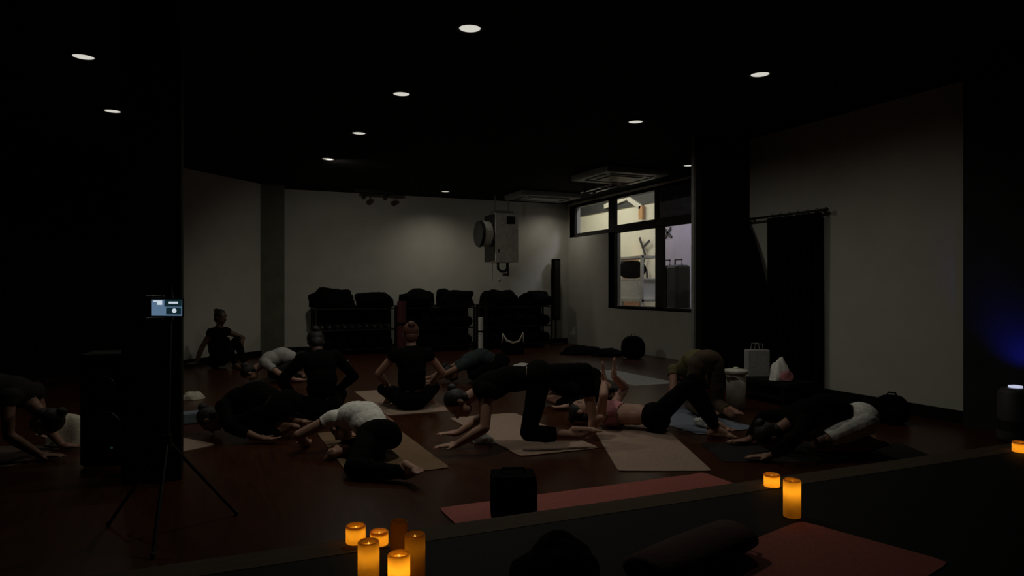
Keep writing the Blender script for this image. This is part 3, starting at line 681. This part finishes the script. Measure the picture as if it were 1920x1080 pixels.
# ------------------------------------------------------------------ people
def ik(a, b, l1, l2, pole):
    a, b = V(a), V(b); d = b - a; L = d.length
    if L > (l1 + l2) * .995: b = a + d.normalized() * (l1 + l2) * .995; d = b - a; L = d.length
    if L < abs(l1 - l2) + .03: L = abs(l1 - l2) + .03
    x = (l1 * l1 - l2 * l2 + L * L) / (2 * L); h = math.sqrt(max(0, l1 * l1 - x * x)); u = d.normalized()
    p = V(pole) - u * u.dot(V(pole)); p = p.normalized() if p.length > 1e-4 else V((0, 0, 1))
    return a + u * x + p * h, b
class Fig:
    """primitives (region label, kind, data) fused into one continuous skin"""
    def __init__(s): s.mb = MB(); s.prims = []
    def bone(s, lab, a, b, r0, r1):
        a, b = V(a), V(b); n = 14; q = frame(b - a, V((.3, .5, .1))); L = (b - a).length; prof = []
        for k in range(5): t = -math.pi / 2 + k * math.pi / 8; prof.append((max(.0008, r0 * math.cos(t)), r0 * math.sin(t)))
        for k in range(5): t = k * math.pi / 8; prof.append((max(.0008, r1 * math.cos(t)), L + r1 * math.sin(t)))
        s.mb.lathe(prof, a, q, n); s.prims.append((lab, np.array(a), np.array(b), r0, r1))
    def ell(s, lab, c, ax, q):
        s.mb.ell(c, ax, q, 18, 12); c = V(c); k = max(range(3), key=lambda i: ax[i]); mn = sorted(ax)[1] * .8
        d = (q @ V([1 if i == k else 0 for i in range(3)])) * max(0, ax[k] - mn); s.prims.append((lab, np.array(c - d), np.array(c + d), mn, mn))
    def skin(s, voxel):
        me = D.meshes.new('tmp'); me.from_pydata(s.mb.v, [], s.mb.f); o = D.objects.new('tmp', me); COL.objects.link(o)
        m1 = o.modifiers.new('r', 'REMESH'); m1.mode = 'VOXEL'; m1.voxel_size = voxel
        m2 = o.modifiers.new('s', 'SMOOTH'); m2.iterations = 4; m2.factor = .5
        dg = bpy.context.evaluated_depsgraph_get(); dg.update()
        out = D.meshes.new_from_object(o.evaluated_get(dg)); D.objects.remove(o); D.meshes.remove(me)
        out.polygons.foreach_set('use_smooth', [True] * len(out.polygons)); return out
    def regions(s, me):
        co = np.empty(len(me.vertices) * 3); me.vertices.foreach_get('co', co); co = co.reshape(-1, 3)
        best = np.full(len(co), 1e9); lab = np.zeros(len(co), int); par = np.zeros(len(co))
        for i, (l, a, b, r0, r1) in enumerate(s.prims):
            ab = b - a; L2 = max(1e-9, ab @ ab); t = np.clip((co - a) @ ab / L2, 0, 1)
            d = np.linalg.norm(co - (a + t[:, None] * ab), axis=1) - (r0 + (r1 - r0) * t)
            k = d < best; best[k] = d[k]; lab[k] = i; par[k] = t[k]
        return co, lab, par
def hand(F, lab, w, d, n, side, curl=.25):
    """w wrist, d pointing direction, n palm normal (palm side), side = +1 thumb along cross(d,n)"""
    d = V(d).normalized(); n = V(n); n = (n - d * d.dot(n)).normalized(); s = d.cross(n) * side
    q = Matrix((s, n, d)).transposed()
    F.ell(lab, w + d * .055, (.043, .017, .06), q); F.bone(lab, w, w + d * .03, .026, .03)
    for k, (off, L) in enumerate(((.031, .070), (.0105, .080), (-.0105, .074), (-.031, .058))):
        b = w + d * (.098 - .008 * (k == 3)) + s * off; dd = (d + s * off * 3.2).normalized(); c = curl
        for seg, fr_ in enumerate((.45, .32, .25)):
            e = b + dd * L * fr_; F.bone(lab, b, e, .0088 - seg * .0006, .0082 - seg * .0006)
            dd = (dd + n * c).normalized(); b = e
    b = w + d * .03 + s * .032; dd = (d * .75 + s * .75 + n * .15).normalized()
    e = b + dd * .04; F.bone(lab, b, e, .013, .011); dd = (dd + d * .5).normalized(); F.bone(lab, e, e + dd * .032, .0105, .008)
def foot(F, lab, a, toe, up, side):
    """a ankle, toe direction, up = instep normal"""
    t = V(toe).normalized(); u = V(up); u = (u - t * t.dot(u)).normalized(); s = u.cross(t) * side
    heel = a - t * .045 - u * .045; ball = a + t * .115 - u * .052
    F.bone(lab, a, heel, .036, .031); F.bone(lab, heel, ball, .029, .026); F.bone(lab, a, ball, .036, .022)
    F.bone(lab, ball + s * .022, ball - s * .026, .021, .018)
    for k in range(5):
        b = ball + s * (.03 - k * .015); F.bone(lab, b, b + t * (.052 - .006 * k) - u * .004, .0115 - .0012 * k, .010 - .001 * k)
def person(label, loc, rz, pose, skin='skin_fair', hair='hair_dark', tops=None, bottoms=None, top_cut=('upper_arm', .35), leg_cut=1.0, voxel=.008, sc=1.0, bun=True, group=None):
    P = pose; F = Fig(); Y = V((0, 1, 0))
    pel = V(P['pelvis']); c7 = V(P['neck']); mid = V(P.get('mid', (pel + c7) / 2)); hc = V(P['head']); face = V(P['face']).normalized()
    lat = V(P.get('lat', (0, 1, 0))).normalized(); latp = V(P.get('latp', lat)).normalized()
    d1 = (mid - pel).normalized(); d2 = (c7 - mid).normalized()
    def q_(d, l):
        f_ = l.cross(d).normalized(); l2 = d.cross(f_).normalized(); return Matrix((l2, f_, d)).transposed()
    q1, q2 = q_(d1, latp), q_(d2, lat); qm = q_((d1 + d2).normalized(), lat)
    F.ell('hip', pel, (.160, .108, .115), q1); F.ell('hip', pel - q1.col[1] * .045 - d1 * .03, (.145, .085, .10), q1)
    F.ell('waist', pel.lerp(mid, .65), (.132, .092, .13), q_(d1, latp)); F.ell('waist', mid, (.135, .095, .13), qm)
    F.ell('chest', mid.lerp(c7, .55), (.148, .105, .16), q2); F.ell('chest', mid.lerp(c7, .75), (.155, .09, .10), q2)
    sh = {s: c7 - d2 * .035 + q2.col[0] * s * .165 for s in (1, -1)}
    F.bone('chest', sh[1].lerp(c7, .15), sh[-1].lerp(c7, .15), .055, .055)
    nd = (hc - c7)
    F.bone('neck', c7 - d2 * .03, c7.lerp(hc, .75), .056, .050)
    # head: face = gaze, crown = up of head
    crown = V(P.get('crown', nd)); crown = (crown - face * face.dot(crown)).normalized(); hl = crown.cross(face)
    qh = Matrix((hl, face, crown)).transposed()
    F.ell('head', hc + crown * .02 - face * .01, (.074, .093, .092), qh); F.ell('head', hc - crown * .04 + face * .025, (.056, .062, .075), qh)
    F.ell('head', hc - crown * .085 + face * .058, (.026, .022, .02), qh)                                   # chin
    F.bone('head', hc + crown * .012 + face * .082, hc - crown * .028 + face * .102, .009, .013)             # nose
    F.bone('head', hc + crown * .028 + face * .076 + hl * .035, hc + crown * .028 + face * .076 - hl * .035, .012, .012)   # brow
    F.bone('head', hc - crown * .056 + face * .080 + hl * .016, hc - crown * .056 + face * .080 - hl * .016, .009, .009)   # lips
    for s in (1, -1): F.ell('head', hc - crown * .005 - face * .012 + hl * s * .076, (.010, .018, .030), qh)
    for s, S_ in ((1, 'l'), (-1, 'r')):
        w = V(P['wrist_' + S_]); el, w = ik(sh[s], w, .275, .25, P.get('elbow_' + S_, (0, s, -.3)))
        F.bone('shoulder', sh[s], sh[s].lerp(el, .15), .058, .052); F.bone('upper_arm', sh[s], el, .049, .038); F.bone('forearm', el, el.lerp(w, .35), .039, .040); F.bone('forearm', el.lerp(w, .35), w, .040, .026)
        hd = V(P.get('hand_' + S_, w - el)); pn = V(P.get('palm_' + S_, (0, 0, -1)))
        hand(F, 'hand', w, hd, pn, P.get('thumb_' + S_, s), P.get('curl', .22))
        hip = pel + q1.col[0] * s * .088 - d1 * .03
        an = V(P['ankle_' + S_]); kn, an = ik(hip, an, .42, .40, P.get('knee_' + S_, (1, 0, .3)))
        F.bone('thigh', hip, kn, .086, .056); F.bone('shin', kn, kn.lerp(an, .3), .055, .056); F.bone('shin', kn.lerp(an, .3), an, .056, .035)
        foot(F, 'foot', an, P['toe_' + S_], P['instep_' + S_], s)
    me = F.skin(voxel); co, lab, par = F.regions(me)
    zmin = co[:, 2].min()
    t = thing('person', label, 'person', (loc[0], loc[1], loc[2] - zmin * sc + .001), rz, group); t.scale = (sc,) * 3
    me.materials.clear(); me.materials.append(M[skin]); me.name = 'body'
    b = D.objects.new('body', me); COL.objects.link(b); b.parent = t
    names = [p[0] for p in F.prims]
    nf = len(me.polygons); nl = len(me.loops); li = np.empty(nl, int); me.loops.foreach_get('vertex_index', li)
    st = np.empty(nf, int); me.polygons.foreach_get('loop_start', st); ct = np.empty(nf, int); me.polygons.foreach_get('loop_total', ct)
    no = np.empty(len(co) * 3); me.vertex_normals.foreach_get('vector', no); no = no.reshape(-1, 3)
    # shin bones come in two pieces, forearms too: build a 0..1 coordinate along the limb
    u = par.copy(); seen = {}
    for i, nm in enumerate(names):
        if nm in ('shin', 'forearm'):
            k = seen.get(nm, 0); seen[nm] = k + 1; sel = lab == i
            lo, hi = ((0, .3), (.3, 1)) if nm == 'shin' else ((0, .35), (.35, 1)); lo, hi = (lo, hi)[0], hi
            a_, b_ = ((0, .33) if k % 2 == 0 else (.33, 1)); u[sel] = a_ + (b_ - a_) * par[sel]
    def cloth(part, regs, mname, cut, off):
        ok = np.zeros(len(co), bool)
        for i, nm in enumerate(names):
            if nm in regs: ok |= lab == i
            if nm in cut: ok |= (lab == i) & (u <= cut[nm])
        keep = [f for f in range(nf) if ok[li[st[f]:st[f] + ct[f]]].all()]
        if not keep: return
        used = sorted({int(v) for f in keep for v in li[st[f]:st[f] + ct[f]]}); mp = {v: k for k, v in enumerate(used)}
        vs = []
        for v in used:
            p = V(co[v]); k = off + .006 * noise.noise(p * 9) + .003 * noise.noise(p * 22)
            vs.append(p + V(no[v]) * max(.003, k))
        lowest = zmin + .0005
        vs = [V((p.x, p.y, max(p.z, lowest))) for p in vs]
        fs = [tuple(mp[int(v)] for v in li[st[f]:st[f] + ct[f]]) for f in keep]
        MB().raw(vs, fs).build(part, mname, t, smooth=True)
    if bottoms: cloth(bottoms[0], {'hip'}, bottoms[1], dict(thigh=min(1, leg_cut * 2), shin=max(0, leg_cut * 2 - 1) if leg_cut > .5 else -1), .008)
    if tops:
        cut = {}
        if top_cut: cut[top_cut[0]] = top_cut[1]
        regs = {'waist', 'chest', 'shoulder'}
        if top_cut and top_cut[0] == 'forearm': regs.add('upper_arm')
        if tops[0] == 'sports_top': regs = {'chest'}
        cloth(tops[0], regs, tops[1], cut, .011)
    # hair and eyes
    hm = MB().ell(hc + crown * .030 - face * .022, (.083, .092, .094), qh, 24, 16).ell(hc - crown * .03 - face * .055, (.066, .05, .07), qh, 20, 12)
    if bun: hm.ell(hc + crown * .085 - face * .095, (.04, .04, .038), qh, 14, 10)
    else: hm.ell(hc - crown * .12 - face * .06, (.06, .035, .10), qh, 16, 10)
    hv = [V(v) + V((noise.noise(V(v) * 60), noise.noise(V(v) * 60 + V((5, 0, 0))), 0)) * .003 for v in hm.v]
    hv = [V((p.x, p.y, max(p.z, zmin + .001))) for p in hv]
    MB().raw(hv, hm.f).build('hair', hair, t, smooth=True)
    for s in (1, -1): MB().ell(hc + crown * .006 + face * .078 + hl * s * .031, (.011, .009, .007), qh, 10, 6).build('eye', 'eye_white', t, smooth=True)
    return t

FL = dict(toe_l=(-1, 0, -.1), toe_r=(-1, 0, -.1), instep_l=(-.1, 0, -1), instep_r=(-.1, 0, -1))     # tops of the feet on the floor, toes back
def child(arms='fwd', wide=.12):
    p = dict(pelvis=(0, 0, .26), mid=(.24, 0, .345), neck=(.47, 0, .245), head=(.64, 0, .115), face=(.12, 0, -1), crown=(1, 0, .1),
             ankle_l=(-.03, wide * .8, .055), ankle_r=(-.03, -wide * .8, .055), knee_l=(1, .3, -.6), knee_r=(1, -.3, -.6), **FL)
    if arms == 'fwd': p.update(wrist_l=(.93, .20, .03), wrist_r=(.93, -.2, .03), elbow_l=(0, 1, .3), elbow_r=(0, -1, .3), hand_l=(1, -.1, 0), hand_r=(1, .1, 0))
    else: p.update(wrist_l=(.06, .30, .035), wrist_r=(.06, -.3, .035), elbow_l=(0, 1, -.2), elbow_r=(0, -1, -.2), hand_l=(-1, 0, 0), hand_r=(-1, 0, 0), palm_l=(0, 0, 1), palm_r=(0, 0, 1), thumb_l=-1, thumb_r=-1)
    return p
def pigeon():
    return dict(pelvis=(0, 0, .17), mid=(.22, .01, .285), neck=(.44, .02, .25), head=(.60, .03, .12), face=(.1, 0, -1), crown=(1, 0, 0),
                ankle_l=(.27, -.17, .055), knee_l=(.6, 1, -.1), toe_l=(-.2, -1, 0), instep_l=(1, -.2, .2),
                ankle_r=(-.66, -.16, .055), knee_r=(0, -1, -.2), toe_r=(-1, -.1, -.1), instep_r=(-.1, 0, -1),
                wrist_l=(.66, .24, .03), wrist_r=(.70, -.22, .03), elbow_l=(-.3, 1, .1), elbow_r=(-.3, -1, .1), hand_l=(1, -.5, 0), hand_r=(1, .4, 0))
def mirror(p):
    q = {}
    for k, v in p.items():
        if isinstance(v, tuple): v = (v[0], -v[1], v[2])
        if k.endswith('_l'): k = k[:-2] + '_r'
        elif k.endswith('_r'): k = k[:-2] + '_l'
        q[k] = v
    return q
def seated(bow=.15, lean=.04):
    return dict(pelvis=(0, 0, .125), mid=(-.02, 0, .36), neck=(lean, 0, .585), head=(lean + .04 + bow * .5, 0, .775 - bow * .35), face=(1, 0, -bow * 4), crown=(bow * 4, 0, 1),
                ankle_l=(.24, -.10, .06), ankle_r=(.31, .10, .06), knee_l=(.4, 1, .25), knee_r=(.4, -1, .25), toe_l=(.1, -1, 0), toe_r=(.1, 1, 0), instep_l=(1, 0, .3), instep_r=(1, 0, .3),
                wrist_l=(.28, .22, .20), wrist_r=(.28, -.22, .20), elbow_l=(-.4, 1, 0), elbow_r=(-.4, -1, 0))
def knees_up():
    return dict(pelvis=(0, 0, .125), mid=(-.03, 0, .36), neck=(.03, 0, .585), head=(.06, 0, .78), face=(1, 0, -.15), crown=(.1, 0, 1),
                ankle_l=(.42, .10, .06), ankle_r=(.42, -.1, .06), knee_l=(0, .1, 1), knee_r=(0, -.1, 1), toe_l=(1, .1, 0), toe_r=(1, -.1, 0), instep_l=(0, 0, 1), instep_r=(0, 0, 1),
                wrist_l=(.34, .15, .40), wrist_r=(-.18, -.28, .05), elbow_l=(0, 1, -.2), elbow_r=(-1, -.4, 0), palm_l=(0, -1, -.3), hand_r=(-.8, -.3, 0))
def all_fours(fore=False, drop=0):
    p = dict(pelvis=(0, 0, .505), mid=(.24, 0, .515), neck=(.46, 0, .485 - drop), head=(.63, 0, .40 - drop * 1.3), face=(.35, 0, -1), crown=(1, 0, .3),
             ankle_l=(-.38, .11, .055), ankle_r=(-.38, -.11, .055), knee_l=(1, .1, -.3), knee_r=(1, -.1, -.3), **FL)
    if fore: p.update(wrist_l=(.72, .14, .035), wrist_r=(.72, -.14, .035), elbow_l=(-.3, .5, -1), elbow_r=(-.3, -.5, -1), hand_l=(1, 0, 0), hand_r=(1, 0, 0))
    else: p.update(wrist_l=(.48, .18, .035), wrist_r=(.48, -.18, .035), elbow_l=(-1, .3, 0), elbow_r=(-1, -.3, 0), hand_l=(1, 0, 0), hand_r=(1, 0, 0))
    return p
def lunge():
    return dict(pelvis=(0, 0, .50), mid=(.22, 0, .49), neck=(.43, .02, .41), head=(.60, .03, .31), face=(.35, .3, -1), crown=(1, 0, .1),
                ankle_l=(-.33, .10, .055), knee_l=(1, .1, -.5), toe_l=(-1, 0, -.1), instep_l=(-.1, 0, -1),
                ankle_r=(-.50, -.16, .135), knee_r=(-.35, -.2, 1), toe_r=(.55, 0, -.7), instep_r=(.7, 0, .55),
                wrist_l=(.62, .22, .035), wrist_r=(.60, -.2, .035), elbow_l=(-1, .4, 0), elbow_r=(-1, -.4, 0), hand_l=(1, .2, 0), hand_r=(1, 0, 0))
def supine():
    return dict(pelvis=(0, 0, .115), mid=(.24, 0, .11), neck=(.47, 0, .105), head=(.66, 0, .12), face=(-.1, 0, 1), crown=(1, 0, .1), lat=(0, -1, 0),
                ankle_r=(-.54, .12, .07), ankle_l=(-.50, -.12, .07), knee_r=(-.3, .2, 1), knee_l=(-.3, -.2, 1), toe_l=(-1, 0, 0), toe_r=(-1, 0, 0), instep_l=(0, 0, 1), instep_r=(0, 0, 1),
                wrist_r=(.42, .10, .40), wrist_l=(.40, -.14, .42), elbow_r=(-.3, 1, -.2), elbow_l=(-.3, -1, -.2), hand_r=(.1, -.05, 1), hand_l=(0, -.1, 1), palm_r=(-1, 0, 0), palm_l=(-1, 0, 0), curl=.05)
MT = .0062
def gp(px, py, z=MT): p = at(px, py); return (p.x, p.y, z)
# on forearms beside the column, far left
person('person kneeling on forearms in a dark top, bare arms, beside the black column', gp(-75, 858), IMG_RIGHT + .1, dict(all_fours(True, .03), head=(.60, 0, .25), face=(-.25, 0, -1), crown=(1, 0, -.45), wrist_l=(.64, .15, .035), wrist_r=(.64, -.15, .035)), 'skin_tan', 'hair_dark', ('top', 'dark_cloth'), ('leggings', 'black_cloth'), None)
# far left back, seated against the pale angled wall
person('person in black sitting with knees up before the angled pale wall', gp(408, 690, 0), IMG_RIGHT - .3, knees_up(), 'skin_deep', 'hair_dark', ('top', 'black_cloth'), ('leggings', 'black_cloth'), None, voxel=.010)
# white shirt folded, seen behind the black pair
person('person in a pale grey shirt folded over their knees behind the pair in black', gp(562, 712, 0), IMG_LEFT + .35, child('back'), 'skin_fair', 'hair_dark', ('shirt', 'grey_cloth'), ('trousers', 'dark_cloth'), ('upper_arm', .7), voxel=.010)
# pair in black
person('person in black sitting upright with bowed head beside the crouching one', gp(603, 785), AWAY + .5, seated(.22, .10), 'skin_deep', 'hair_dark', ('top', 'black_cloth'), ('leggings', 'black_cloth'), ('forearm', .9), voxel=.009)
person('person in black crouching face down next to the upright one in black', gp(530, 817), IMG_LEFT - .1, child('back'), 'skin_tan', 'hair_dark', ('top', 'black_cloth'), ('leggings', 'black_cloth'), ('forearm', .6), voxel=.009)
# white top, folded over one leg
person('person in a white top and black leggings folded over one bent leg', gp(708, 862), IMG_LEFT - .85, mirror(pigeon()), 'skin_fair', 'hair_dark', ('shirt', 'white_cloth'), ('leggings', 'black_cloth'), ('upper_arm', .3), voxel=.0075)
# red-haired sitter
person('person with reddish hair in black sitting upright on a pale mat', gp(772, 768), AWAY + .25, seated(.05, .03), 'skin_fair', 'hair_red', ('top', 'black_cloth'), ('leggings', 'black_cloth'), None, voxel=.009)
# low lunge
person('person in black in a low lunge with head hanging down', gp(1003, 838), IMG_LEFT + .1, lunge(), 'skin_fair', 'hair_dark', ('top', 'black_cloth'), ('leggings', 'black_cloth'), None, leg_cut=.78, voxel=.0075)
# black figure behind the recliner
person('person in black face down behind the reclining one with raised hands', gp(1044, 760, 0), IMG_RIGHT + .1, child('back'), 'skin_fair', 'hair_dark', ('top', 'black_cloth'), ('leggings', 'black_cloth'), ('forearm', .9), voxel=.009)
# recliner
person('person lying on the back with bare midriff and raised hands on a pale mat', gp(1226, 808), IMG_LEFT - .42, supine(), 'skin_fair', 'hair_dark', ('sports_top', 'pink_cloth'), ('leggings', 'black_cloth'), None, voxel=.0075)
# on all fours
person('person in brown leggings and an olive top on all fours on a bluish mat', gp(1322, 776), AWAY + .12, all_fours(False, .12), 'skin_tan', 'hair_dark', ('top', 'olive_cloth'), ('leggings', 'brown_cloth'), None, leg_cut=.85, voxel=.008)
# white bottoms
person('person in white shorts and black top face down near the right wall', gp(1606, 852), IMG_LEFT - .05, dict(child('fwd'), wrist_l=(.72, .26, .03), wrist_r=(.72, -.26, .03)), 'skin_tan', 'hair_dark', ('top', 'black_cloth'), ('shorts', 'white_cloth'), ('forearm', .85), leg_cut=.42, voxel=.008)
# far figure before the racks
person('person in dark teal face down on the floor in front of the racks', gp(935, 716, 0), IMG_LEFT + .1, child('fwd'), 'skin_tan', 'hair_dark', ('top', 'teal_cloth'), ('leggings', 'black_cloth'), ('upper_arm', .5), voxel=.010)
